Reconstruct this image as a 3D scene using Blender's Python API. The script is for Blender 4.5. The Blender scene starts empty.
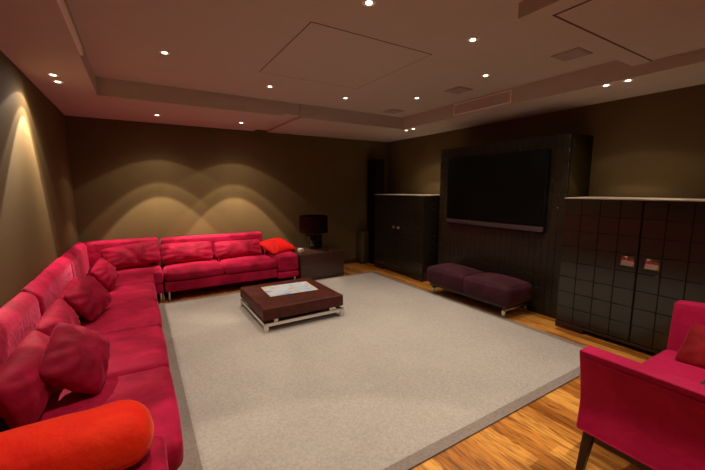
import bpy, bmesh, math, random
from mathutils import Vector, Matrix, Euler, noise
random.seed(7)
C = bpy.context.scene.collection
PI = math.pi

# ------------------------------------------------------------------ materials
def nodes(name):
    m = bpy.data.materials.new(name)
    m.use_nodes = True
    nt = m.node_tree
    return m, nt, nt.nodes['Principled BSDF']

def N(nt, kind, **kw):
    n = nt.nodes.new(kind)
    for k, v in kw.items():
        if k in n.inputs:
            n.inputs[k].default_value = v
        else:
            setattr(n, k, v)
    return n

def coords(nt, scale=(1, 1, 1), rot=(0, 0, 0)):
    tc = N(nt, 'ShaderNodeTexCoord')
    mp = N(nt, 'ShaderNodeMapping')
    mp.inputs['Scale'].default_value = scale
    mp.inputs['Rotation'].default_value = rot
    nt.links.new(tc.outputs['Object'], mp.inputs['Vector'])
    return mp.outputs['Vector']

def ramp(nt, fac, stops):
    r = N(nt, 'ShaderNodeValToRGB')
    e = r.color_ramp.elements
    while len(e) < len(stops):
        e.new(0.5)
    for el, (p, c) in zip(e, stops):
        el.position = p
        el.color = (*c, 1)
    nt.links.new(fac, r.inputs['Fac'])
    return r.outputs['Color']

def bump(nt, p, h, strength, dist=0.01):
    b = N(nt, 'ShaderNodeBump', Strength=strength, Distance=dist)
    nt.links.new(h, b.inputs['Height'])
    nt.links.new(b.outputs['Normal'], p.inputs['Normal'])

def plain(name, col, rough=0.5, metal=0.0, spec=0.5, coat=0.0, var=0.0):
    m, nt, p = nodes(name)
    p.inputs['Base Color'].default_value = (*col, 1)
    p.inputs['Roughness'].default_value = rough
    p.inputs['Metallic'].default_value = metal
    p.inputs['Specular IOR Level'].default_value = spec
    p.inputs['Coat Weight'].default_value = coat
    p.inputs['Coat Roughness'].default_value = 0.06
    if var:
        n = N(nt, 'ShaderNodeTexNoise', Scale=9.0, Detail=4.0)
        nt.links.new(coords(nt), n.inputs['Vector'])
        lo = tuple(c * (1 - var) for c in col)
        hi = tuple(min(1, c * (1 + var)) for c in col)
        nt.links.new(ramp(nt, n.outputs['Fac'], [(0.3, lo), (0.7, hi)]), p.inputs['Base Color'])
    return m

def velvet(name, lo, hi, tint, sheen=0.7):
    m, nt, p = nodes(name)
    v = coords(nt)
    n = N(nt, 'ShaderNodeTexNoise', Scale=4.2, Detail=6.0, Roughness=0.62, Distortion=0.5)
    nt.links.new(v, n.inputs['Vector'])
    nt.links.new(ramp(nt, n.outputs['Fac'], [(0.34, lo), (0.66, hi)]), p.inputs['Base Color'])
    p.inputs['Roughness'].default_value = 0.7
    p.inputs['Specular IOR Level'].default_value = 0.15
    p.inputs['Sheen Weight'].default_value = sheen
    p.inputs['Sheen Roughness'].default_value = 0.35
    p.inputs['Sheen Tint'].default_value = (*tint, 1)
    f = N(nt, 'ShaderNodeTexNoise', Scale=28.0, Detail=4.0)
    nt.links.new(v, f.inputs['Vector'])
    bump(nt, p, f.outputs['Fac'], 0.4, 0.012)
    return m

def wall_mat():
    m, nt, p = nodes('olive wall fabric')
    v = coords(nt)
    n = N(nt, 'ShaderNodeTexNoise', Scale=2.5, Detail=4.0)
    nt.links.new(v, n.inputs['Vector'])
    nt.links.new(ramp(nt, n.outputs['Fac'], [(0.3, (0.116, 0.077, 0.031)), (0.7, (0.132, 0.088, 0.036))]), p.inputs['Base Color'])
    p.inputs['Roughness'].default_value = 0.75
    p.inputs['Specular IOR Level'].default_value = 0.2
    f = N(nt, 'ShaderNodeTexNoise', Scale=160.0, Detail=2.0)
    nt.links.new(v, f.inputs['Vector'])
    bump(nt, p, f.outputs['Fac'], 0.15, 0.003)
    return m

def rug_mat(name, a, b):
    m, nt, p = nodes(name)
    v = coords(nt)
    n = N(nt, 'ShaderNodeTexNoise', Scale=55.0, Detail=6.0, Roughness=0.7)
    nt.links.new(v, n.inputs['Vector'])
    big = N(nt, 'ShaderNodeTexNoise', Scale=2.2, Detail=3.0)
    nt.links.new(v, big.inputs['Vector'])
    mx = N(nt, 'ShaderNodeMath', operation='MULTIPLY_ADD')
    nt.links.new(big.outputs['Fac'], mx.inputs[0])
    mx.inputs[1].default_value = 0.25
    nt.links.new(n.outputs['Fac'], mx.inputs[2])
    nt.links.new(ramp(nt, mx.outputs[0], [(0.42, a), (0.82, b)]), p.inputs['Base Color'])
    p.inputs['Roughness'].default_value = 0.95
    p.inputs['Specular IOR Level'].default_value = 0.05
    f = N(nt, 'ShaderNodeTexNoise', Scale=220.0, Detail=3.0)
    nt.links.new(v, f.inputs['Vector'])
    bump(nt, p, f.outputs['Fac'], 0.5, 0.006)
    return m

def wood_floor():
    m, nt, p = nodes('oiled plank floor')
    v = coords(nt, rot=(0, 0, PI / 2))
    br = N(nt, 'ShaderNodeTexBrick', Scale=1.0)
    br.offset = 0.37
    br.inputs['Brick Width'].default_value = 0.95
    br.inputs['Row Height'].default_value = 0.10
    br.inputs['Mortar Size'].default_value = 0.0012
    br.inputs['Color1'].default_value = (0, 0, 0, 1)
    br.inputs['Color2'].default_value = (1, 1, 1, 1)
    br.inputs['Mortar'].default_value = (0.3, 0.3, 0.3, 1)
    nt.links.new(v, br.inputs['Vector'])
    col = ramp(nt, br.outputs['Color'], [(0.0, (0.30, 0.095, 0.014)), (0.3, (0.62, 0.255, 0.045)), (0.55, (0.82, 0.40, 0.085)), (0.8, (0.70, 0.30, 0.055)), (1.0, (0.42, 0.145, 0.024))])
    tc = N(nt, 'ShaderNodeTexCoord')
    mp = N(nt, 'ShaderNodeMapping')
    mp.inputs['Scale'].default_value = (14, 1.6, 1)
    nt.links.new(tc.outputs['Object'], mp.inputs['Vector'])
    g = N(nt, 'ShaderNodeTexNoise', Scale=2.6, Detail=7.0, Distortion=1.5)
    nt.links.new(mp.outputs['Vector'], g.inputs['Vector'])
    gr = ramp(nt, g.outputs['Fac'], [(0.36, (0.34, 0.26, 0.20)), (0.56, (1, 1, 1))])
    mx = N(nt, 'ShaderNodeMix', data_type='RGBA', blend_type='MULTIPLY')
    mx.inputs[0].default_value = 0.85
    nt.links.new(col, mx.inputs[6])
    nt.links.new(gr, mx.inputs[7])
    nt.links.new(mx.outputs[2], p.inputs['Base Color'])
    p.inputs['Roughness'].default_value = 0.34
    p.inputs['Specular IOR Level'].default_value = 0.4
    bump(nt, p, br.outputs['Fac'], -0.3, 0.002)
    return m

def lacquer(name, col, rough=0.16):
    m, nt, p = nodes(name)
    v = coords(nt, scale=(6, 6, 40))
    n = N(nt, 'ShaderNodeTexNoise', Scale=2.0, Detail=5.0)
    nt.links.new(v, n.inputs['Vector'])
    nt.links.new(ramp(nt, n.outputs['Fac'], [(0.35, tuple(c * 0.92 for c in col)), (0.7, tuple(c * 1.08 for c in col))]), p.inputs['Base Color'])
    p.inputs['Roughness'].default_value = rough
    p.inputs['Specular IOR Level'].default_value = 0.5
    w = N(nt, 'ShaderNodeTexNoise', Scale=5.0, Detail=1.0)
    nt.links.new(coords(nt), w.inputs['Vector'])
    bump(nt, p, w.outputs['Fac'], 0.02, 0.01)
    return m

def leather(name, col):
    m, nt, p = nodes(name)
    v = coords(nt)
    n = N(nt, 'ShaderNodeTexNoise', Scale=10.0, Detail=5.0)
    nt.links.new(v, n.inputs['Vector'])
    nt.links.new(ramp(nt, n.outputs['Fac'], [(0.3, tuple(c * 0.7 for c in col)), (0.7, tuple(c * 1.3 for c in col))]), p.inputs['Base Color'])
    p.inputs['Roughness'].default_value = 0.55
    p.inputs['Specular IOR Level'].default_value = 0.22
    w = N(nt, 'ShaderNodeTexVoronoi', Scale=130.0)
    nt.links.new(v, w.inputs['Vector'])
    bump(nt, p, w.outputs['Distance'], 0.15, 0.003)
    return m

def print_mat():
    m, nt, p = nodes('printed map paper')
    v = coords(nt, scale=(3.2, 4.5, 1))
    n = N(nt, 'ShaderNodeTexNoise', Scale=1.6, Detail=3.0, Distortion=0.6)
    nt.links.new(v, n.inputs['Vector'])
    col = ramp(nt, n.outputs['Fac'], [(0.30, (0.14, 0.24, 0.54)), (0.37, (0.46, 0.60, 0.82)), (0.48, (0.60, 0.72, 0.84)), (0.54, (0.58, 0.66, 0.74)), (0.60, (0.66, 0.58, 0.28)), (0.66, (0.66, 0.42, 0.34)), (0.74, (0.60, 0.64, 0.68))])
    nt.links.new(col, p.inputs['Base Color'])
    p.inputs['Roughness'].default_value = 0.35
    return m

def emit(name, col, s):
    m, nt, p = nodes(name)
    p.inputs['Base Color'].default_value = (0.8, 0.8, 0.8, 1)
    p.inputs['Emission Color'].default_value = (*col, 1)
    p.inputs['Emission Strength'].default_value = s
    return m

WALL = wall_mat()
CEIL = plain('ceiling plaster', (0.54, 0.465, 0.405), 0.9, spec=0.1, var=0.02)
GAP = plain('shadow gap brown', (0.09, 0.04, 0.022), 0.8)
GRILLE = plain('grille grey brown', (0.36, 0.28, 0.24), 0.7, var=0.1)
VENT = plain('painted vent', (0.88, 0.78, 0.68), 0.6)
VENTIN = plain('vent louvre paint', (0.60, 0.49, 0.42), 0.6)
FLOOR = wood_floor()
RUG = rug_mat('grey beige carpet', (0.36, 0.330, 0.312), (0.515, 0.485, 0.462))
RUGB = rug_mat('taupe carpet border', (0.22, 0.185, 0.17), (0.32, 0.275, 0.255))
PINK = velvet('crimson velvet', (0.26, 0.002, 0.024), (0.53, 0.010, 0.070), (1.0, 0.16, 0.32), 0.4)
PINKC = velvet('raspberry velvet cushion', (0.21, 0.0015, 0.018), (0.41, 0.006, 0.046), (1.0, 0.15, 0.30), 0.35)
CHAIRV = velvet('magenta chair velvet', (0.40, 0.005, 0.060), (0.50, 0.010, 0.085), (1.0, 0.25, 0.45), 0.5)
ORANGE = velvet('orange red velvet', (0.72, 0.012, 0.005), (0.90, 0.034, 0.009), (1.0, 0.45, 0.25), 0.35)
REDV = velvet('bright red velvet', (0.44, 0.003, 0.003), (0.58, 0.006, 0.006), (1.0, 0.15, 0.12), 0.12)
DARKRED = velvet('dark red velvet', (0.16, 0.003, 0.008), (0.30, 0.008, 0.014), (1.0, 0.3, 0.3), 0.25)
PLUM = velvet('plum velvet', (0.030, 0.007, 0.012), (0.060, 0.014, 0.024), (0.8, 0.4, 0.5), 0.2)
BROWN = leather('chocolate leather', (0.075, 0.017, 0.011))
CHROME = plain('brushed steel', (0.72, 0.68, 0.62), 0.28, metal=1.0)
MIRROR = plain('polished chrome', (0.86, 0.82, 0.78), 0.08, metal=1.0)
LACQ = lacquer('black brown lacquer', (0.023, 0.017, 0.010), 0.17)
LACQT = plain('pale stone cabinet top', (0.55, 0.47, 0.38), 0.2, var=0.05)
TILE = lacquer('dark embossed panel', (0.015, 0.011, 0.005), 0.34)
SHADED_RETURN = plain('shade-darkened olive return', (0.028, 0.018, 0.0065), 0.9, spec=0.0)  # wall olive darkened in the colour to stand for shade on the breast's sides
SIDET = lacquer('brown lacquer table', (0.052, 0.022, 0.015), 0.3)
DARKWOOD = plain('dark stained wood', (0.022, 0.010, 0.007), 0.4, var=0.2)
BLACK = plain('black plastic', (0.006, 0.004, 0.004), 0.6, spec=0.1)
SCREEN = plain('television glass', (0.003, 0.0025, 0.0025), 0.45, spec=0.10)
BAR = plain('television silver bar', (0.07, 0.045, 0.048), 0.35, metal=0.3)
SHADE = plain('dark maroon shade', (0.012, 0.003, 0.0028), 0.95, spec=0.0, var=0.15)
CERAMIC = plain('glossy black glass', (0.006, 0.006, 0.005), 0.07, coat=1.0)
WHITE = plain('white glazed ceramic', (0.80, 0.76, 0.68), 0.3)
PRINT = print_mat()
SKIRT = plain('dark skirting wood', (0.060, 0.022, 0.010), 0.4, var=0.2)
BOXM = plain('olive brown cloth', (0.062, 0.040, 0.016), 0.9, var=0.15)
GREY = plain('charcoal fabric', (0.030, 0.026, 0.026), 0.9, var=0.2)
LAMP = emit('downlight lens', (1.0, 0.86, 0.62), 8.0)

# ------------------------------------------------------------------ mesh helpers
def new_obj(name, bm, mat, parent=None, smooth=True, angle=40):
    me = bpy.data.meshes.new(name)
    bmesh.ops.recalc_face_normals(bm, faces=bm.faces[:])
    if parent is not None:
        bmesh.ops.translate(bm, verts=bm.verts[:], vec=-Vector(parent['_w']))
    bm.to_mesh(me)
    bm.free()
    for mm in (mat if isinstance(mat, (list, tuple)) else [mat]):
        me.materials.append(mm)
    for p in me.polygons:
        p.use_smooth = smooth
    if smooth:
        me.set_sharp_from_angle(angle=math.radians(angle))
    o = bpy.data.objects.new(name, me)
    C.objects.link(o)
    if parent is not None:
        o.parent = parent
        o['_w'] = list(parent['_w'])
    return o

def own_origin(o, p):
    """give a one-mesh thing its own base point as origin"""
    o.data.transform(Matrix.Translation(-Vector(p)))
    o.location = p
    o['_w'] = list(p)
    return o

def tag(o, label, cat, group=None):
    o['label'] = label
    o['category'] = cat
    if group:
        o['group'] = group
    return o

def thing(name, label, cat, loc, group=None):
    o = bpy.data.objects.new(name, None)
    o.empty_display_size = 0.1
    C.objects.link(o)
    o.location = loc
    o['_w'] = list(loc)
    return tag(o, label, cat, group)

def structure(name, bm, mat, smooth=False):
    o = new_obj(name, bm, mat, smooth=smooth)
    o['kind'] = 'structure'
    return o

def box(bm, x0, x1, y0, y1, z0, z1, bev=0.0, seg=2, mi=0):
    r = bmesh.ops.create_cube(bm, size=1.0)
    vs = r['verts']
    for v in vs:
        v.co = Vector(((x0 + x1) / 2 + v.co.x * (x1 - x0), (y0 + y1) / 2 + v.co.y * (y1 - y0), (z0 + z1) / 2 + v.co.z * (z1 - z0)))
    fs = list({f for v in vs for f in v.link_faces})
    for f in fs:
        f.material_index = mi
    if bev > 0:
        es = list({e for v in vs for e in v.link_edges})
        rr = bmesh.ops.bevel(bm, geom=es, offset=bev, segments=seg, affect='EDGES', profile=0.5)
        for f in rr['faces']:
            f.material_index = mi
    return bm

def cyl(bm, c, r0, r1, h, n=24, rot=None, cap=True):
    m = Matrix.Translation(c) @ (rot.to_4x4() if rot else Matrix.Identity(4)) @ Matrix.Translation((0, 0, h / 2))
    bmesh.ops.create_cone(bm, cap_ends=cap, segments=n, radius1=r0, radius2=r1, depth=h, matrix=m)
    return bm

def lathe(bm, c, prof, n=28):
    rings = []
    for r, z in prof:
        rings.append([bm.verts.new((c[0] + r * math.cos(2 * PI * k / n), c[1] + r * math.sin(2 * PI * k / n), c[2] + z)) for k in range(n)])
    for a, b in zip(rings, rings[1:]):
        for k in range(n):
            bm.faces.new((a[k], a[(k + 1) % n], b[(k + 1) % n], b[k]))
    bm.faces.new(rings[0][::-1])
    bm.faces.new(rings[-1])
    return bm

def ticks(h, r, mid):
    a = [-h + r * (1 - math.cos(PI / 2 * k / 4)) for k in range(5)]
    inner = [(-h + r) + (2 * h - 2 * r) * k / mid for k in range(1, mid)]
    return a + inner + [-x for x in reversed(a)]

def soft_box(bm, x0, x1, y0, y1, z0, z1, r=0.04, crown=0.0, rough=0.0, scale=3.0, seed=0, step=0.07, shape=None, belly=0.0):
    """upholstered block: rounded edges, crowned top, bulging sides, soft unevenness"""
    c = Vector(((x0 + x1) / 2, (y0 + y1) / 2, (z0 + z1) / 2))
    h = Vector(((x1 - x0) / 2, (y1 - y0) / 2, (z1 - z0) / 2))
    r = min(r, h.x * 0.95, h.y * 0.95, h.z * 0.95)
    T = [ticks(h[i], r, max(2, int(2 * h[i] / step))) for i in range(3)]
    cache = {}
    def vert(p):
        k = (round(p[0], 5), round(p[1], 5), round(p[2], 5))
        if k in cache:
            return cache[k]
        P = Vector(p)
        inner = Vector([max(-h[i] + r, min(h[i] - r, P[i])) for i in range(3)])
        d = P - inner
        nrm = d.normalized() if d.length > 1e-9 else Vector((0, 0, 1))
        Q = inner + nrm * r
        u, v, w = P.x / h.x, P.y / h.y, P.z / h.z
        if crown:
            Q.z += crown * (1 - u * u) * (1 - v * v) * (1 if w > 0 else 0) * max(0, w)
        if belly:
            k2 = belly * (1 - w * w)
            Q.x += k2 * u * (1 - v ** 4)
            Q.y += k2 * v * (1 - u ** 4)
        if rough:
            s = noise.noise((Q + c) * scale + Vector((seed * 3.1, seed, 0)))
            s2 = noise.noise((Q + c) * scale * 2.7 + Vector((seed, seed * 5.3, 9)))
            Q += nrm * rough * (s + 0.45 * s2)
        Q += c
        if shape:
            Q = Vector(shape(Q))
        cache[k] = bm.verts.new(Q)
        return cache[k]
    for ax in range(3):
        a, b = [(1, 2), (0, 2), (0, 1)][ax]
        for s in (-1, 1):
            for i in range(len(T[a]) - 1):
                for j in range(len(T[b]) - 1):
                    q = []
                    for (ii, jj) in ((i, j), (i + 1, j), (i + 1, j + 1), (i, j + 1)):
                        p = [0, 0, 0]
                        p[ax] = s * h[ax]
                        p[a] = T[a][ii]
                        p[b] = T[b][jj]
                        q.append(vert(p))
                    if len(set(q)) == 4:
                        try:
                            bm.faces.new(q)
                        except ValueError:
                            pass
    return bm

def pillow_bm(w, h, t, seed=0, wr=0.010, n=30, concave=0.07, fold=0.0):
    """stuffed cushion lying in XY, thick in Z, pinched seam all round with pointed corners"""
    bm = bmesh.new()
    S = [math.sin(PI / 2 * (2 * k / n - 1)) for k in range(n + 1)]
    grids = []
    seam = {}
    for side in (1, -1):
        g = {}
        for i, u in enumerate(S):
            for j, v in enumerate(S):
                edge = i in (0, n) or j in (0, n)
                if edge and (i, j) in seam:
                    g[i, j] = seam[i, j]
                    continue
                x = u * w / 2 * (1 - concave * (1 - v * v) * abs(u))
                y = v * h / 2 * (1 - concave * (1 - u * u) * abs(v))
                rc = 1 - 0.10 * (abs(u) * abs(v)) ** 5
                x *= rc; y *= rc
                k = (1 - abs(u) ** 2.4) * (1 - abs(v) ** 2.4)
                z = side * t / 2 * max(0, k) ** 0.55
                fall = max(0, k) ** 0.5
                q = Vector((x * 7 + seed * 2.3, y * 7, side * 3 + seed))
                ang = math.atan2(v, u)
                rad = math.hypot(u, v)
                z += side * wr * fall * (noise.noise(q) + 0.6 * noise.noise(q * 2.4))
                z += side * wr * 0.8 * fall * math.sin(ang * 11 + 3 * noise.noise(q * 0.7) + seed) * min(1, rad) ** 2
                if fold:
                    z -= side * fold * fall * math.exp(-((u * 1.2 + 0.5 * v + 0.25 * noise.noise(q * 0.5)) ** 2) / 0.02)
                vtx = bm.verts.new((x, y, z))
                g[i, j] = vtx
                if edge:
                    seam[i, j] = vtx
        grids.append(g)
    for g in grids:
        for i in range(n):
            for j in range(n):
                bm.faces.new((g[i, j], g[i + 1, j], g[i + 1, j + 1], g[i, j + 1]))
    return bm

def pillow(name, label, mat, w, h, t, loc, xdir, ndir, seed=0, group=None, **kw):
    bm = pillow_bm(w, h, t, seed, **kw)
    o = new_obj(name, bm, mat, angle=80)
    o.matrix_world = Matrix.Translation(loc) @ basis(xdir, ndir).to_4x4()
    return tag(o, label, 'cushion', group)

def basis(x, z):
    """rotation whose local X is near x and local Z is z"""
    z = Vector(z).normalized()
    x = Vector(x)
    x = (x - z * x.dot(z)).normalized()
    y = z.cross(x)
    return Matrix((x, y, z)).transposed()

# ------------------------------------------------------------------ room shell
XL, XR, YB, YF, H, H2 = -0.727, 4.49, 5.89, -0.9, 2.44, 2.62
bm = bmesh.new(); box(bm, XL - 0.1, XR + 0.1, YF - 0.1, YB + 0.1, -0.1, 0.0); structure('floor', bm, FLOOR)
bm = bmesh.new(); box(bm, XL - 0.1, XL, YF, YB, 0, 2.8); structure('wall_left', bm, WALL)
bm = bmesh.new(); box(bm, XL - 0.1, XR + 0.1, YB, YB + 0.1, 0, 2.8); structure('wall_back', bm, WALL)
bm = bmesh.new(); box(bm, XL - 0.1, XR + 0.1, YF - 0.1, YF, 0, 2.8); structure('wall_front', bm, WALL)
bm = bmesh.new()
box(bm, XR, XR + 0.1, YF, YB, 0, 2.8)
box(bm, 4.04, XR + 0.05, 2.06, 3.89, 0, 2.06)             # the breast that carries the television panel
structure('wall_right', bm, WALL)
bm = bmesh.new()
box(bm, XL - 0.1, XR + 0.1, YF - 0.1, YB + 0.1, H2, H2 + 0.12)
structure('ceiling', bm, CEIL)
bm = bmesh.new()
box(bm, XL - 0.05, -0.28, YF, YB + 0.05, H, H2 + 0.05)
structure('trim_1', bm, CEIL)                               # left soffit
bm = bmesh.new()
box(bm, -0.28, 1.70, 4.48, YB + 0.05, H, H2 + 0.05)
box(bm, 1.70, 1.93, 4.495, YB + 0.05, H + 0.03, H2 + 0.05)
box(bm, 1.93, XR + 0.05, 4.48, YB + 0.05, H, H2 + 0.05)
structure('trim_2', bm, CEIL)                               # back soffit with a slot across it
bm = bmesh.new()
box(bm, 3.70, 4.10, YF, 4.48, H, H2 + 0.05)
box(bm, 4.106, XR + 0.05, YF, 4.48, H, H2 + 0.05)
box(bm, 4.09, 4.12, YF, 4.48, H + 0.012, H2 + 0.05)
structure('trim_3', bm, CEIL)                               # right soffit with a fine joint
bm = bmesh.new()
box(bm, 2.07, 3.70, YF, 1.42, 2.53, H2 + 0.05)
structure('trim_4', bm, CEIL)                               # dropped panel near the armchair
bm = bmesh.new(); box(bm, XL, XR, YB - 0.015, YB, 0, 0.085, 0.004); structure('baseboard_back', bm, SKIRT)
bm = bmesh.new(); box(bm, XL, XL + 0.015, YF, YB - 0.02, 0, 0.085, 0.004); structure('baseboard_left', bm, SKIRT)
bm = bmesh.new()
box(bm, XR - 0.015, XR, YF, 2.02, 0, 0.085, 0.004); box(bm, XR - 0.015, XR, 3.9, YB - 0.02, 0, 0.085, 0.004)
structure('baseboard_right', bm, SKIRT)

def hatch(name, label, x0, x1, y0, y1, z, g, mat):
    t = thing(name, label, 'access panel', ((x0 + x1) / 2, (y0 + y1) / 2, z))
    b = bmesh.new()
    for a in ((x0 - g, x1 + g, y0 - g, y0), (x0 - g, x1 + g, y1, y1 + g), (x0 - g, x0, y0, y1), (x1, x1 + g, y0, y1)):
        box(b, *a, z - 0.0015, z)
    new_obj('shadow_gap', b, GAP, t, smooth=False)
    b = bmesh.new(); box(b, x0, x1, y0, y1, z - 0.002, z)
    new_obj('panel', b, mat, t, smooth=False)
hatch('access_hatch', 'flush ceiling access hatch outlined by a thin dark line above the rug', 1.09, 2.195, 2.30, 3.48, H2, 0.007, CEIL)
hatch('access_hatch', 'dropped ceiling panel with a wide dark shadow gap above the armchair', 2.22, 3.66, -0.5, 1.27, 2.53, 0.016, CEIL)

# square ceiling grilles
def grille(label, x, y):
    t = thing('ceiling_speaker', label, 'speaker', (x, y, H2), 'square ceiling speakers')
    b = bmesh.new(); box(b, x - 0.115, x + 0.115, y - 0.115, y + 0.115, H2 - 0.006, H2, 0.002)
    new_obj('frame', b, GRILLE, t)
    b = bmesh.new(); box(b, x - 0.105, x + 0.105, y - 0.105, y + 0.105, H2 - 0.0085, H2 - 0.005)
    new_obj('mesh_cover', b, GRILLE, t)
grille('square dark ceiling speaker grille nearest the dropped ceiling panel', 3.215, 1.685)
grille('middle of the three square ceiling speaker grilles, above the wall vent', 3.235, 2.93)
grille('square ceiling speaker grille farthest away, near the back soffit', 3.28, 4.20)

# wall vents on the soffit faces
t = thing('air_vent', 'long framed air vent on the right soffit face above the television', 'vent', (3.70, 2.985, 2.46))
b = bmesh.new()
for a in ((2.56, 3.41, 2.462, 2.476), (2.56, 3.41, 2.595, 2.609), (2.56, 2.575, 2.476, 2.595), (3.395, 3.41, 2.476, 2.595)):
    box(b, 3.686, 3.70, *a, 0.003)
new_obj('frame', b, VENT, t)
b = bmesh.new(); box(b, 3.694, 3.70, 2.575, 3.395, 2.476, 2.595)
new_obj('grille', b, VENTIN, t)
b = bmesh.new()
for k in range(9):
    z = 2.483 + k * 0.0125
    box(b, 3.689, 3.695, 2.575, 3.395, z, z + 0.004)
new_obj('louvres', b, VENTIN, t)
t = thing('slot_diffuser', 'slim linear air slot along the left soffit edge', 'vent', (-0.28, 2.3, 2.445))
b = bmesh.new(); box(b, -0.28, -0.262, 1.4, 3.25, 2.445, 2.452); box(b, -0.28, -0.262, 1.4, 3.25, 2.49, 2.497); box(b, -0.28, -0.262, 3.243, 3.25, 2.445, 2.497)
new_obj('frame', b, VENT, t)
b = bmesh.new(); box(b, -0.28, -0.274, 1.4, 3.243, 2.452, 2.49)
new_obj('slot', b, GRILLE, t)

# ------------------------------------------------------------------ downlights
def ies(name, pts, sides=((0, 1.0),)):
    """photometric profile: candela by angle from the axis, optionally scaled by side"""
    tx = bpy.data.texts.new(name)
    s = 'IESNA:LM-63-2002\n[TEST] downlight\nTILT=NONE\n1 -1 1 %d %d 1 2 0 0 0\n1 1 0\n' % (len(pts), len(sides))
    s += ' '.join('%.2f' % a for a, c in pts) + '\n' + ' '.join('%.1f' % h for h, k in sides) + '\n'
    for h, k in sides:
        s += ' '.join('%.2f' % (c * k) for a, c in pts) + '\n'
    tx.from_string(s)
    return tx
ASYM = [(h, 0.16 + 0.84 * (min(1, max(0, (math.cos(math.radians(h)) + 0.30) / 0.40)))) for h in range(0, 361, 20)]
IES_WASH = ies('wall washer', [(0, 420), (8, 520), (15, 800), (22, 1200), (29.0, 1500), (31.0, 1450), (32.2, 520), (36.8, 480), (38.5, 200), (45, 150), (51, 125), (53, 40), (60, 12), (70, 3), (90, 0)], ASYM)
IES_SHARP = ies('room light crisp', [(0, 800), (12, 800), (22, 800), (28.0, 820), (33.0, 820), (35.6, 800), (37.0, 110), (46, 70), (52, 30), (60, 10), (72, 2), (90, 0)])
IES_FLOOD = ies('room light', [(0, 1500), (12, 1450), (20, 1320), (26, 1120), (31, 860), (36, 580), (40, 380), (46, 190), (52, 80), (60, 25), (72, 4), (90, 0)])
LCOL = (1.0, 0.825, 0.63)

def lamp(loc, prof, power, aim=(0, 0, -1), parent=None, size=0.004, spin=0.0):
    L = bpy.data.lights.new('downlight_lamp', 'SPOT')
    L.spot_size = math.radians(176)
    L.spot_blend = 0.05
    L.shadow_soft_size = size
    L.color = LCOL
    L.energy = power
    L.use_nodes = True
    nt = L.node_tree
    em = next(n for n in nt.nodes if n.type == 'EMISSION')
    tx = nt.nodes.new('ShaderNodeTexIES')
    tx.mode = 'INTERNAL'
    tx.ies = prof
    tx.inputs['Strength'].default_value = 1.0
    nt.links.new(tx.outputs['Fac'], em.inputs['Strength'])
    o = bpy.data.objects.new('downlight_lamp', L)
    C.objects.link(o)
    o.rotation_euler = (basis((1, 0, 0), -Vector(aim)) @ Matrix.Rotation(math.radians(spin), 3, 'Z')).to_euler()
    if parent is not None:
        o.parent = parent
        o.location = Vector(loc) - Vector(parent['_w'])
    else:
        o.location = loc
    return o

def make_downlight():
    t = thing('downlight', 'x', 'downlight', (0, 0, 0), 'recessed ceiling downlights')
    b = bmesh.new()
    lathe(b, (0, 0, 0), [(0.043, 0.0), (0.043, -0.003), (0.036, -0.005), (0.030, -0.003), (0.030, 0.0)])
    new_obj('trim_ring', b, VENT, t)
    b = bmesh.new()
    lathe(b, (0, 0, 0), [(0.020, 0.0), (0.020, -0.0042), (0.015, -0.0058), (0.006, -0.0064)])
    new_obj('lens', b, LAMP, t)
    return t
proto = make_downlight()
first = [True]
def downlight(x, y, z, label, prof, power, aim=(0, 0, -1), spin=0.0):
    if first[0]:
        t = proto
        first[0] = False
    else:
        t = proto.copy(); C.objects.link(t)
        for ch in [c for c in proto.children if c.type == 'MESH']:
            c = ch.copy(); C.objects.link(c); c.parent = t
    t.location = (x, y, z)
    t['_w'] = [x, y, z]
    t['label'] = label
    lamp((x, y, z - 0.03), prof, power, aim, t, spin=spin)
    return t
SB = 180.0
PF, PW, PN = 0.56, 2.9, 3.0
for x, y, s, lab in (
    (1.282, 1.889, 1.15, 'ceiling downlight at the top edge of the photo, on the near side of the hatch'),
    (0.273, 3.416, 1.0, 'lone ceiling downlight to the left of the hatch, above the left sofa seats'),
    (1.333, 3.910, 0.75, 'ceiling downlight just beyond the left corner of the hatch'),
    (2.299, 3.905, 0.9, 'ceiling downlight just beyond the far right corner of the hatch'),
    (3.067, 3.444, 1.0, 'ceiling downlight between the hatch and the far end of the wall vent'),
    (2.257, 1.918, 1.1, 'ceiling downlight between the hatch and the dropped ceiling panel'),
    (3.061, 2.425, 1.3, 'ceiling downlight beside the near end of the framed wall vent')):
    downlight(x, y, H2, lab, IES_FLOOD, PF * s)
downlight(0.283, 5.254, H, 'left of the two back soffit downlights, above the corner sofa', IES_WASH, PW, spin=SB)
downlight(1.341, 5.235, H, 'right of the two back soffit downlights, beside the soffit slot', IES_WASH, PW * 1.1, spin=SB)
downlight(-0.528, 3.88, H, 'nearer lens of the twin downlights in the left soffit', IES_WASH, PN, (0.04, -0.20, -1), SB + 90)
downlight(-0.530, 4.10, H, 'farther lens of the twin downlights in the left soffit', IES_FLOOD, PF * 0.3, (0.35, 0.15, -1))
downlight(3.82, 4.53, H, 'farther lens of the twin downlights over the far cabinet', IES_WASH, PW * 0.17, (0.03, 0, -1), SB - 90)
downlight(3.82, 4.36, H, 'nearer lens of the twin downlights over the far cabinet', IES_WASH, PW * 0.17, (0.03, 0, -1), SB - 90)
downlight(3.765, 1.639, H, 'left lens of the twin downlights over the near tiled cabinet', IES_WASH, PW * 0.14, (0.03, 0, -1), SB - 90)
downlight(3.765, 1.470, H, 'right lens of the twin downlights over the near tiled cabinet', IES_WASH, PW * 0.14, (0.03, 0, -1), SB - 90)
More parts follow.
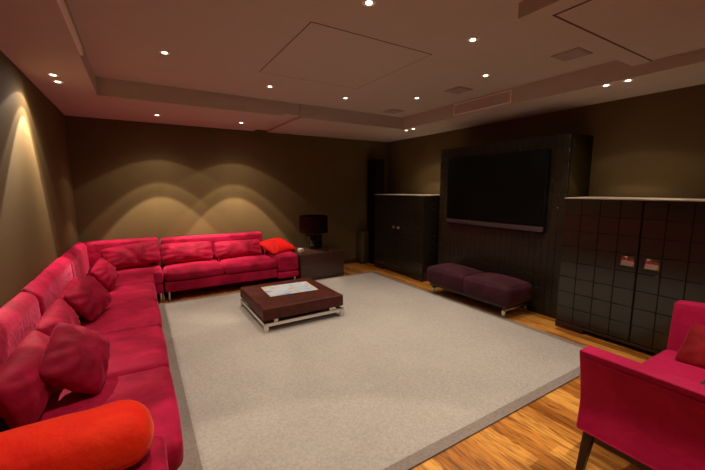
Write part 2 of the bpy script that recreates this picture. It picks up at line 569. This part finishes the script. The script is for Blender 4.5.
# the rows of the same lamps that continue behind the camera and out of the frame
for x, y, z, p, w in ((0.27, 1.9, H2, IES_FLOOD, PF * 1.05), (0.27, 0.35, H2, IES_SHARP, PF * 2.6), (2.1, 0.3, 2.53, IES_FLOOD, PF * 1.3),
                      (2.7, 0.3, 2.53, IES_FLOOD, PF * 0.8)):
    lamp((x, y, z - 0.03), p, w)

# ------------------------------------------------------------------ rug
t = thing('rug', 'large grey beige rug with a taupe border covering the plank floor', 'rug', (1.8, 3.1, 0))
b = bmesh.new(); box(b, 0.19, 3.44, 1.34, 4.975, 0.0, 0.013)
new_obj('carpet_field', b, RUG, t, smooth=False)
b = bmesh.new()
for a in ((0.03, 3.51, 1.27, 1.34), (0.03, 3.51, 4.975, 5.045), (0.03, 0.19, 1.34, 4.975), (3.44, 3.51, 1.34, 4.975)):
    box(b, *a, 0.0, 0.0125)
new_obj('border', b, RUGB, t, smooth=False)

# ------------------------------------------------------------------ sofa
def leg(parent, x, y, top):
    b = bmesh.new(); cyl(b, (x, y, 0.0), 0.014, 0.017, top, 16); cyl(b, (x, y, 0.0), 0.018, 0.018, 0.006, 16)
    return new_obj('leg', b, CHROME, parent)
def back_shape(Q):
    k = max(0, (Q.z - 0.25) / 0.6)
    f = (Q.x + 0.718) / 0.118
    return (Q.x - 0.02 * k * f, Q.y, Q.z + 0.065 * k * (1 - f))
def sofa_run(label, y0, y1, seats, backs, arm=None):
    t = thing('sofa_module', label, 'sofa', (-0.3, (y0 + y1) / 2, 0), 'modules of the corner sofa')
    b = bmesh.new(); soft_box(b, -0.70, 0.045, y0, y1, 0.13, 0.265, 0.025, seed=y0)
    new_obj('base', b, PINK, t)
    for a, c in seats:
        b = bmesh.new(); soft_box(b, -0.56, 0.092, a + 0.006, c - 0.006, 0.265, 0.425, 0.045, crown=0.018, rough=0.006, seed=a, belly=0.006)
        new_obj('seat_cushion', b, PINK, t)
    b = bmesh.new(); soft_box(b, -0.718, -0.60, backs[0], backs[1], 0.265, 0.80, 0.05, rough=0.006, seed=y1, shape=back_shape)
    new_obj('backrest', b, PINK, t)
    if arm:
        b = bmesh.new(); soft_box(b, -0.70, 0.025, arm[0], arm[1], 0.13, 0.50, 0.035, rough=0.004, seed=3)
        new_obj('arm', b, PINK, t)
    for x in (-0.64, -0.02):
        for y in (y0 + 0.06, y1 - 0.06):
            leg(t, x, y, 0.135)
    return t
sofa_run('crimson velvet sofa section nearest the camera with an arm, along the left wall', 1.33, 3.10,
         [(1.55, 2.355), (2.36, 3.10)], (1.40, 3.056), (1.31, 1.548))
sofa_run('crimson velvet armless sofa section in the middle of the left wall run', 3.106, 4.645,
         [(3.106, 3.87), (3.875, 4.645)], (3.066, 4.38))

t = thing('sofa_module', 'crimson velvet corner section of the sofa where left and back walls meet', 'sofa', (-0.25, 5.3, 0), 'modules of the corner sofa')
b = bmesh.new(); soft_box(b, -0.70, 0.20, 5.09, 5.86, 0.13, 0.265, 0.025); soft_box(b, -0.70, 0.045, 4.66, 5.10, 0.13, 0.265, 0.025)
new_obj('base', b, PINK, t)
def lshape(Q):
    if Q.y < 5.10:
        f = min(1, max(0, (Q.x + 0.1) / 0.31))
        Q = Vector((Q.x - 0.118 * f * min(1, (5.10 - Q.y) / 0.03), Q.y, Q.z))
    return Q
b = bmesh.new(); soft_box(b, -0.56, 0.212, 4.66, 5.70, 0.265, 0.425, 0.045, crown=0.012, rough=0.006, seed=12, step=0.03, shape=lshape)
new_obj('seat_cushion', b, PINK, t)
b = bmesh.new(); soft_box(b, -0.718, -0.60, 4.40, 5.66, 0.43, 0.79, 0.05, rough=0.006, seed=14, shape=back_shape)
new_obj('backrest', b, PINK, t)
b = bmesh.new(); soft_box(b, -0.69, 0.205, 5.68, 5.86, 0.265, 0.80, 0.045, rough=0.006, seed=15)
new_obj('backrest', b, PINK, t)
for x, y in ((-0.64, 5.8), (0.165, 5.125), (0.165, 5.8), (-0.64, 4.75)):
    leg(t, x, y, 0.135)

t = thing('sofa_module', 'crimson velvet two seat section along the back wall with a low right arm', 'sofa', (1.2, 5.45, 0), 'modules of the corner sofa')
b = bmesh.new(); soft_box(b, 0.222, 1.755, 5.085, 5.86, 0.13, 0.275, 0.025, rough=0.003)
new_obj('base', b, PINK, t)
for a, c in ((0.228, 0.985), (0.99, 1.752)):
    b = bmesh.new(); soft_box(b, a, c, 5.07, 5.69, 0.275, 0.415, 0.05, crown=0.03, rough=0.007, seed=a * 9, belly=0.008)
    new_obj('seat_cushion', b, PINK, t)
b = bmesh.new(); soft_box(b, 0.235, 1.72, 5.67, 5.86, 0.275, 0.78, 0.035, rough=0.005, seed=22)
new_obj('backrest', b, PINK, t)
b = bmesh.new(); soft_box(b, 1.757, 2.118, 5.08, 5.86, 0.10, 0.205, 0.03, rough=0.003); soft_box(b, 1.757, 2.118, 5.08, 5.86, 0.205, 0.465, 0.05, crown=0.012, rough=0.006, seed=5)
new_obj('arm', b, PINK, t)
for x, y in ((0.262, 5.12), (2.06, 5.14), (0.262, 5.8), (2.06, 5.8)):
    leg(t, x, y, 0.135 if x < 1 else 0.105)

G = 'loose velvet sofa cushions'
def roll(label, x, y, z, w, h, t, xd, nd, seed):
    return pillow('lumbar_cushion', label, PINKC, w, h, t, (x, y, z), xd, nd, seed, G, concave=0.03, wr=0.012)
roll('long crimson lumbar cushion nearest the camera, against the left backrest', -0.525, 2.25, 0.575, 0.74, 0.28, 0.19, (0, 1, 0), (0.95, 0, 0.31), 3)
roll('crimson lumbar cushion on the left sofa, second from the camera, partly behind a square cushion', -0.525, 2.98, 0.57, 0.70, 0.27, 0.17, (0, 1, 0.0), (0.95, 0, 0.31), 5)
roll('crimson lumbar cushion on the left sofa, third from the camera, behind the tilted square cushion', -0.53, 3.74, 0.56, 0.74, 0.26, 0.15, (0, 1, 0), (0.95, 0, 0.31), 8)
pillow('throw_cushion', 'large crumpled crimson square cushion on the near sofa section', PINKC, 0.32, 0.40, 0.18, (-0.335, 2.27, 0.605), (0.72, 0.19, -0.67), (0.69, -0.32, 0.645), 11, G, wr=0.018, concave=0.02)
pillow('throw_cushion', 'pinkish square cushion tilted on the middle of the left sofa run', PINKC, 0.42, 0.31, 0.14, (-0.405, 3.54, 0.60), (0.30, 0.936, 0.18), (0.77, -0.35, 0.53), 13, G, wr=0.014, concave=0.03)
pillow('throw_cushion', 'small crimson square cushion propped near the sofa corner', PINKC, 0.34, 0.29, 0.13, (-0.35, 4.42, 0.615), (0.21, 0.938, 0.28), (0.82, -0.32, 0.47), 17, G, wr=0.014, concave=0.03)
pillow('bolster_cushion', 'long folded crimson cushion slanting across the sofa corner backrest', PINKC, 0.68, 0.33, 0.17, (-0.13, 5.53, 0.605), (1, -0.05, 0.16), (0.0, -0.9, 0.45), 19, G, wr=0.013, fold=0.03, concave=0.03)
pillow('lumbar_cushion', 'left long crimson cushion leaning on the back sofa backrest', PINKC, 0.72, 0.31, 0.16, (0.555, 5.56, 0.575), (1, 0, -0.02), (0.0, -0.92, 0.40), 23, G, wr=0.012, concave=0.03)
pillow('lumbar_cushion', 'right long crimson cushion leaning on the back sofa, beside the bright red cushion', PINKC, 0.74, 0.28, 0.16, (1.30, 5.56, 0.56), (1, 0, -0.02), (0.0, -0.92, 0.42), 29, G, wr=0.012, concave=0.03)
pillow('throw_cushion', 'bright red cushion lying on the right arm of the back sofa', REDV, 0.52, 0.46, 0.17, (1.91, 5.50, 0.555), (0.92, 0.39, 0.0), (0.10, -0.32, 0.94), 31, G)

b = bmesh.new()
soft_box(b, -0.68, -0.01, 1.315, 1.545, 0.50, 0.725, 0.105, rough=0.008, seed=40, scale=5, step=0.04)
o = new_obj('bolster_cushion', b, ORANGE)
own_origin(o, (-0.35, 1.43, 0.50)); tag(o, 'plump orange red bolster cushion on the sofa arm nearest the camera', 'cushion', G)

# ------------------------------------------------------------------ coffee table
t = thing('coffee_table', 'low square chocolate leather coffee table on a flat steel frame', 'table', (1.47, 3.88, 0.013))
b = bmesh.new(); soft_box(b, 1.012, 1.965, 3.405, 4.375, 0.135, 0.268, 0.016, rough=0.001, crown=0.004)
new_obj('leather_top', b, BROWN, t)
for x in (1.037, 1.94):
    for y in (3.41, 4.37):
        b = bmesh.new(); xx = x - 0.024; box(b, xx, xx + 0.048, y - 0.012, y + 0.012, 0.013, 0.112, 0.002)
        new_obj('leg', b, CHROME, t)
b = bmesh.new()
box(b, 1.04, 1.93, 3.402, 3.418, 0.072, 0.110, 0.002); box(b, 1.04, 1.93, 4.362, 4.378, 0.072, 0.110, 0.002)
box(b, 1.018, 1.034, 3.41, 4.37, 0.072, 0.110, 0.002); box(b, 1.936, 1.952, 3.41, 4.37, 0.072, 0.110, 0.002)
for x in (1.15, 1.80):
    for y in (3.425, 4.355):
        box(b, x - 0.02, x + 0.02, y - 0.015, y + 0.015, 0.10, 0.14, 0.002)
new_obj('frame', b, CHROME, t)

# ------------------------------------------------------------------ bench
t = thing('bench', 'plum velvet two cushion bench below the television', 'bench', (3.69, 2.93, 0))
for y0, y1, sd in ((2.29, 2.94, 1), (2.945, 3.61, 2)):
    b = bmesh.new(); soft_box(b, 3.45, 3.93, y0, y1, 0.155, 0.385, 0.05, crown=0.055, rough=0.005, seed=sd, belly=0.012)
    new_obj('seat_cushion', b, PLUM, t)
b = bmesh.new(); box(b, 3.49, 3.89, 2.34, 3.56, 0.125, 0.16, 0.004)
new_obj('base', b, DARKWOOD, t)
for y in (2.39, 3.53):
    b = bmesh.new()
    box(b, 3.514, 3.538, y - 0.02, y + 0.02, 0.0, 0.105, 0.003); box(b, 3.935, 3.96, y - 0.02, y + 0.02, 0.0, 0.105, 0.003)
    box(b, 3.514, 3.96, y - 0.02, y + 0.02, 0.08, 0.105, 0.003)
    box(b, 3.55, 3.58, y - 0.012, y + 0.012, 0.10, 0.13); box(b, 3.85, 3.88, y - 0.012, y + 0.012, 0.10, 0.13)
    new_obj('leg_frame', b, CHROME, t)

# ------------------------------------------------------------------ cabinets
def tile_field(bm, xf, y0, y1, z0, z1, ny, nz, gap=0.004, depth=0.012, bev=0.002):
    dy, dz = (y1 - y0) / ny, (z1 - z0) / nz
    for i in range(ny):
        for j in range(nz):
            box(bm, xf, xf + depth, y0 + i * dy + gap / 2, y0 + (i + 1) * dy - gap / 2, z0 + j * dz + gap / 2, z0 + (j + 1) * dz - gap / 2, bev, 1)
def cabinet(label, ya, yb, top, ny, nz, near):
    t = thing('cabinet', label, 'cabinet', (4.12, (ya + yb) / 2, 0))
    b = bmesh.new(); box(b, 3.826, 4.44, ya, yb, 0.075, top - 0.012, 0.003)
    new_obj('body', b, LACQ, t)
    b = bmesh.new(); box(b, 3.795, 4.45, ya - 0.003, yb + 0.003, top - 0.012, top, 0.002)
    new_obj('top_panel', b, LACQT, t)
    b = bmesh.new()
    e = 0.28
    box(b, 3.80, 4.44, ya, ya + e, 0, 0.075, 0.003); box(b, 3.80, 4.44, yb - e, yb, 0, 0.075, 0.003)
    box(b, 3.80, 3.84, ya + e, yb - e, 0.045, 0.075); box(b, 3.90, 4.44, ya + e, yb - e, 0, 0.075)
    new_obj('plinth', b, DARKWOOD, t)
    ym = (ya + yb) / 2
    doors = []
    for a, c in ((ya, ym), (ym, yb)):
        b = bmesh.new(); box(b, 3.812, 3.826, a + 0.003, c - 0.003, 0.078, top - 0.014)
        tile_field(b, 3.80, a + 0.004, c - 0.004, 0.080, top - 0.016, ny, nz)
        doors.append(new_obj('door', b, LACQ, t))
    return t, doors, ym
t, doors, ym = cabinet('long near cabinet faced with square glossy dark tiles beside the armchair', 0.60, 1.945, 1.40, 4, 8, True)
for d, yc in ((doors[1], 1.345), (doors[0], 1.165)):
    b = bmesh.new()
    box(b, 3.792, 3.80, yc - 0.05, yc + 0.05, 0.785, 0.875, 0.002)
    # dished pull: a lower lip that tilts up and two short posts above it
    vs = [b.verts.new(p) for p in ((3.79, yc - 0.046, 0.832), (3.79, yc + 0.046, 0.832), (3.770, yc + 0.046, 0.790), (3.770, yc - 0.046, 0.790),
                                   (3.796, yc - 0.046, 0.832), (3.796, yc + 0.046, 0.832), (3.796, yc + 0.046, 0.786), (3.796, yc - 0.046, 0.786))]
    for q in ((0, 1, 2, 3), (4, 5, 6, 7), (0, 1, 5, 4), (2, 3, 7, 6), (0, 3, 7, 4), (1, 2, 6, 5)):
        b.faces.new([vs[k] for k in q])
    for dy in (-0.018, 0.018):
        cyl(b, (3.795, yc + dy, 0.853), 0.008, 0.012, 0.018, 12, Matrix.Rotation(-PI / 2, 3, 'Y'))
    hnd = new_obj('handle', b, MIRROR, d); hnd['label'] = 'square chrome pull handle'
t, doors, ym = cabinet('tall dark lacquered two door cabinet in the far right corner', 4.05, 5.40, 1.39, 8, 16, False)
for d, yc in ((doors[0], ym - 0.065), (doors[1], ym + 0.065)):
    b = bmesh.new()
    lathe(b, (0, 0, 0), [(0.022, 0), (0.026, 0.006), (0.030, 0.018), (0.026, 0.024), (0.014, 0.020), (0.010, 0.012)], 20)
    bmesh.ops.transform(b, matrix=Matrix.Translation((3.80, yc, 0.825)) @ Matrix.Rotation(-PI / 2, 4, 'Y'), verts=b.verts[:])
    hnd = new_obj('handle', b, MIRROR, d); hnd['label'] = 'round chrome knob'

# ------------------------------------------------------------------ television wall
t = thing('wall_cladding', 'tall dark strip clad panel behind the television', 'wall panel', (4.02, 2.96, 0))
b = bmesh.new(); box(b, 4.012, 4.04, 2.035, 3.92, 0.0, 2.085, 0.003)
new_obj('backing', b, BLACK, t)
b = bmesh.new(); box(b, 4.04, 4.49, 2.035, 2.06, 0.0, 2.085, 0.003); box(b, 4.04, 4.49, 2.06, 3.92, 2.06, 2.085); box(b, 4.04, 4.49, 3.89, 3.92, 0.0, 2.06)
new_obj('side_return', b, SHADED_RETURN, t)
b = bmesh.new(); tile_field(b, 4.0, 2.035, 3.92, 0.0, 2.085, 24, 13, 0.003, 0.014, 0.0015)
new_obj('strips', b, TILE, t)
t = thing('television', 'large black flat television with a silver lower bar on the dark panel', 'television', (3.96, 2.97, 0.98))
b = bmesh.new(); box(b, 3.945, 4.0, 2.235, 3.715, 0.98, 1.935, 0.006)
new_obj('housing', b, BLACK, t)
b = bmesh.new(); box(b, 3.936, 3.946, 2.255, 3.695, 1.075, 1.905, 0.002)
new_obj('screen', b, SCREEN, t)
b = bmesh.new(); box(b, 3.932, 3.948, 2.232, 3.705, 0.992, 1.050, 0.004)
sb = new_obj('lower_bar', b, BAR, t); sb['label'] = 'silver lower bar'
b = bmesh.new(); box(b, 3.930, 3.934, 3.36, 3.39, 1.030, 1.040, 0.001); new_obj('button', b, MIRROR, sb)
b = bmesh.new(); box(b, 3.930, 3.934, 3.27, 3.30, 1.030, 1.040, 0.001); new_obj('button', b, MIRROR, sb)

# tower speaker, low box beside it
t = thing('tower_speaker', 'slim tall black tower speaker in the far right corner', 'speaker', (4.03, 5.66, 0))
b = bmesh.new(); box(b, 3.925, 4.12, 5.53, 5.82, 0.03, 2.06, 0.012); new_obj('cabinet', b, BLACK, t)
b = bmesh.new(); box(b, 3.895, 4.15, 5.49, 5.85, 0.0, 0.03, 0.004); new_obj('base', b, BLACK, t)
b = bmesh.new(); box(b, 3.935, 4.11, 5.515, 5.532, 0.08, 2.03, 0.006); new_obj('grille', b, BLACK, t)
t = thing('subwoofer', 'low olive brown box on the floor against the back wall by the tower speaker', 'speaker', (3.80, 5.78, 0))
b = bmesh.new(); box(b, 3.70, 3.885, 5.70, 5.868, 0.015, 0.64, 0.01); new_obj('cabinet', b, BOXM, t)
b = bmesh.new(); box(b, 3.71, 3.875, 5.71, 5.86, 0.0, 0.02); new_obj('foot', b, BLACK, t)

# ------------------------------------------------------------------ side table, lamp, cup
t = thing('side_table', 'low brown lacquer block side table carrying the lamp, beside the back sofa arm', 'table', (2.53, 5.43, 0))
b = bmesh.new(); box(b, 2.135, 2.925, 5.05, 5.83, 0.0, 0.425, 0.004); new_obj('body', b, SIDET, t)
b = bmesh.new(); box(b, 2.13, 2.93, 5.045, 5.835, 0.425, 0.45, 0.004); new_obj('top', b, SIDET, t)
t = thing('table_lamp', 'unlit table lamp with dark maroon shade and black block base', 'lamp', (2.555, 5.45, 0.45))
b = bmesh.new(); box(b, 2.455, 2.655, 5.37, 5.53, 0.45, 0.466, 0.003); new_obj('foot', b, MIRROR, t)
b = bmesh.new(); soft_box(b, 2.435, 2.675, 5.36, 5.54, 0.466, 0.705, 0.02); new_obj('body', b, CERAMIC, t)
b = bmesh.new(); cyl(b, (2.555, 5.45, 0.70), 0.016, 0.016, 0.25, 16); new_obj('stem', b, MIRROR, t)
b = bmesh.new()
n = 40
prof = [(0.245, 0.745), (0.240, 1.035), (0.235, 1.035), (0.240, 0.745)]
rings = [[b.verts.new((2.555 + r * math.cos(2 * PI * k / n), 5.45 + r * math.sin(2 * PI * k / n), z)) for k in range(n)] for r, z in prof]
for i in range(4):
    for k in range(n):
        b.faces.new((rings[i][k], rings[i][(k + 1) % n], rings[(i + 1) % 4][(k + 1) % n], rings[(i + 1) % 4][k]))
for k in range(3):
    a = 2 * PI * k / 3
    cyl(b, (2.555, 5.45, 0.93), 0.004, 0.004, 0.236, 8, Matrix.Rotation(a, 3, 'Z') @ Matrix.Rotation(PI / 2, 3, 'Y'))
new_obj('lamp_shade', b, SHADE, t)
t = thing('cup', 'small white cup on the side table corner by the bright red cushion', 'cup', (2.20, 5.22, 0.45))
b = bmesh.new(); lathe(b, (2.20, 5.22, 0.45), [(0.024, 0), (0.034, 0.01), (0.042, 0.05), (0.043, 0.075), (0.039, 0.075), (0.037, 0.05), (0.028, 0.014)]); new_obj('bowl', b, WHITE, t)
b = bmesh.new()
for k in range(9):
    a = -PI / 2 + PI * k / 8
    bmesh.ops.create_uvsphere(b, u_segments=8, v_segments=6, radius=0.006, matrix=Matrix.Translation((2.24 + 0.022 * math.cos(a), 5.22, 0.488 + 0.022 * math.sin(a))))
new_obj('handle', b, WHITE, t)
b = bmesh.new(); lathe(b, (2.66, 5.20, 0.45), [(0.03, 0), (0.045, 0.004), (0.055, 0.012), (0.052, 0.013), (0.03, 0.006)])
o = new_obj('dish', b, MIRROR); own_origin(o, (2.66, 5.20, 0.45)); tag(o, 'tiny shiny metal dish near the front of the side table', 'dish')

# printed sheet on the coffee table
b = bmesh.new()
vs = [(1.225, 4.20), (1.205, 3.76), (1.80, 3.73), (1.825, 4.16)]
lo = [b.verts.new((x, y, 0.2725)) for x, y in vs]; hi = [b.verts.new((x, y, 0.2755)) for x, y in vs]
b.faces.new(lo[::-1]); b.faces.new(hi)
for k in range(4):
    b.faces.new((lo[k], lo[(k + 1) % 4], hi[(k + 1) % 4], hi[k]))
o = new_obj('printed_map', b, PRINT, smooth=False); own_origin(o, (1.5, 4.05, 0.2725)); tag(o, 'pale blue and cream printed sheet on the coffee table', 'map')

# ------------------------------------------------------------------ armchair
t = thing('armchair', 'wide magenta velvet armchair with dark wood legs at the right edge', 'armchair', (2.5, 0.4, 0))
def arm_in(Q):       # arm splays outwards towards the top
    k = max(0, (Q.z - 0.40) / 0.3)
    m = max(0, (0.43 - Q.z) / 0.15)
    return (Q.x - 0.055 * k ** 1.3 - 0.022 * min(1, m), Q.y, Q.z)
def arm_out(Q):
    k = max(0, (Q.z - 0.40) / 0.3)
    return (Q.x + 0.035 * k ** 1.3, Q.y, Q.z + 0.10 * max(0, 0.8 - Q.y) * max(0, k))
b = bmesh.new(); soft_box(b, 1.850, 1.956, 0.02, 0.798, 0.278, 0.712, 0.013, shape=arm_in, step=0.05); new_obj('arm', b, CHAIRV, t)
b = bmesh.new(); soft_box(b, 3.00, 3.09, 0.02, 0.795, 0.275, 0.735, 0.018, shape=arm_out, step=0.05); new_obj('arm', b, CHAIRV, t)
def back_in(Q):
    k = max(0, (Q.z - 0.40) / 0.4)
    return (Q.x, Q.y - 0.10 * k, Q.z)
b = bmesh.new(); soft_box(b, 1.958, 2.998, -0.02, 0.10, 0.275, 0.80, 0.03, shape=back_in); new_obj('backrest', b, CHAIRV, t)
b = bmesh.new(); soft_box(b, 1.958, 2.998, 0.09, 0.79, 0.275, 0.335, 0.015); new_obj('seat_base', b, CHAIRV, t)
b = bmesh.new(); soft_box(b, 1.96, 2.995, 0.105, 0.80, 0.335, 0.425, 0.04, crown=0.03, rough=0.004, seed=2, belly=0.01); new_obj('seat_cushion', b, CHAIRV, t)
# piping below the arm top and along the bottom hem
b = bmesh.new()
def tube(bm, pts, r, n=8):
    rings = []
    for i, p in enumerate(pts):
        d = (Vector(pts[min(i + 1, len(pts) - 1)]) - Vector(pts[max(i - 1, 0)])).normalized()
        a = d.cross(Vector((0, 0, 1))) if abs(d.z) < 0.9 else d.cross(Vector((1, 0, 0)))
        a.normalize(); c = d.cross(a)
        rings.append([bm.verts.new(Vector(p) + a * r * math.cos(2 * PI * k / n) + c * r * math.sin(2 * PI * k / n)) for k in range(n)])
    for x, y in zip(rings, rings[1:]):
        for k in range(n):
            bm.faces.new((x[k], x[(k + 1) % n], y[(k + 1) % n], y[k]))
    bm.faces.new(rings[0][::-1]); bm.faces.new(rings[-1])
tube(b, [(1.797, 0.03 + 0.745 * k / 10, 0.672) for k in range(11)], 0.005)
new_obj('top_piping', b, CHAIRV, t)
b = bmesh.new()
tube(b, [(1.829, 0.03 + 0.745 * k / 10, 0.288) for k in range(11)], 0.005)
new_obj('hem_piping', b, CHAIRV, t)
b = bmesh.new()
box(b, 1.885, 1.925, 0.05, 0.77, 0.215, 0.278, 0.003); box(b, 3.03, 3.07, 0.05, 0.77, 0.215, 0.276, 0.003)
box(b, 1.91, 3.05, 0.735, 0.775, 0.215, 0.276, 0.003); box(b, 1.91, 3.05, 0.03, 0.07, 0.215, 0.276, 0.003)
new_obj('seat_rail', b, DARKWOOD, t)
for x, sx in ((1.903, 1), (3.05, -1)):
    for y, sy in ((0.755, 1), (0.055, -1)):
        b = bmesh.new()
        box(b, x - 0.024, x + 0.024, y - 0.024, y + 0.024, 0.0, 0.276, 0.003)
        for v in b.verts:
            k = 1 - v.co.z / 0.276
            v.co.x = x + (v.co.x - x) * (1 - 0.35 * k) + 0.012 * k * sx * -1
            v.co.y = y + (v.co.y - y) * (1 - 0.35 * k) + 0.03 * k * sy
        new_obj('leg', b, DARKWOOD, t)
pillow('throw_cushion', 'dark red cushion leaning on the inner far arm of the armchair', DARKRED, 0.34, 0.30, 0.12, (2.86, 0.52, 0.53), (0.1, 1, 0), (-0.72, -0.05, 0.70), 51, None)
pillow('throw_cushion', 'charcoal grey cushion flat on the armchair seat', GREY, 0.40, 0.34, 0.09, (2.55, 0.33, 0.498), (1, 0, 0), (0.0, 0.05, 1), 53, None)

# ------------------------------------------------------------------ camera, world, view
W = bpy.data.worlds.new('World'); bpy.context.scene.world = W
W.use_nodes = True
W.node_tree.nodes['Background'].inputs['Color'].default_value = (0, 0, 0, 1)
W.node_tree.nodes['Background'].inputs['Strength'].default_value = 0.0

cam = bpy.data.cameras.new('camera')
cam.sensor_width = 36.0
cam.sensor_fit = 'HORIZONTAL'
cam.lens = 347.09 / 705 * 36.0
cam.clip_start = 0.02
co = bpy.data.objects.new('camera', cam)
C.objects.link(co)
yaw, pitch, rl = 0.5505455, -0.1336423, -0.0025156
f = Vector((math.sin(yaw) * math.cos(pitch), math.cos(yaw) * math.cos(pitch), math.sin(pitch)))
r = Vector((math.cos(yaw), -math.sin(yaw), 0)); u = r.cross(f)
r2 = r * math.cos(rl) + u * math.sin(rl); u2 = -r * math.sin(rl) + u * math.cos(rl)
co.matrix_world = Matrix.Translation((0, 0, 1.5)) @ Matrix((r2, u2, -f)).transposed().to_4x4()
sc = bpy.context.scene
sc.camera = co
sc.view_settings.view_transform = 'Standard'
sc.view_settings.look = 'None'
sc.view_settings.exposure = 0.0
sc.view_settings.gamma = 1.0
sc.view_settings.use_curve_mapping = False
sc.cycles.max_bounces = 10
sc.cycles.diffuse_bounces = 6
sc.cycles.sample_clamp_indirect = 4.0
for o in bpy.data.objects:
    if '_w' in o:
        del o['_w']
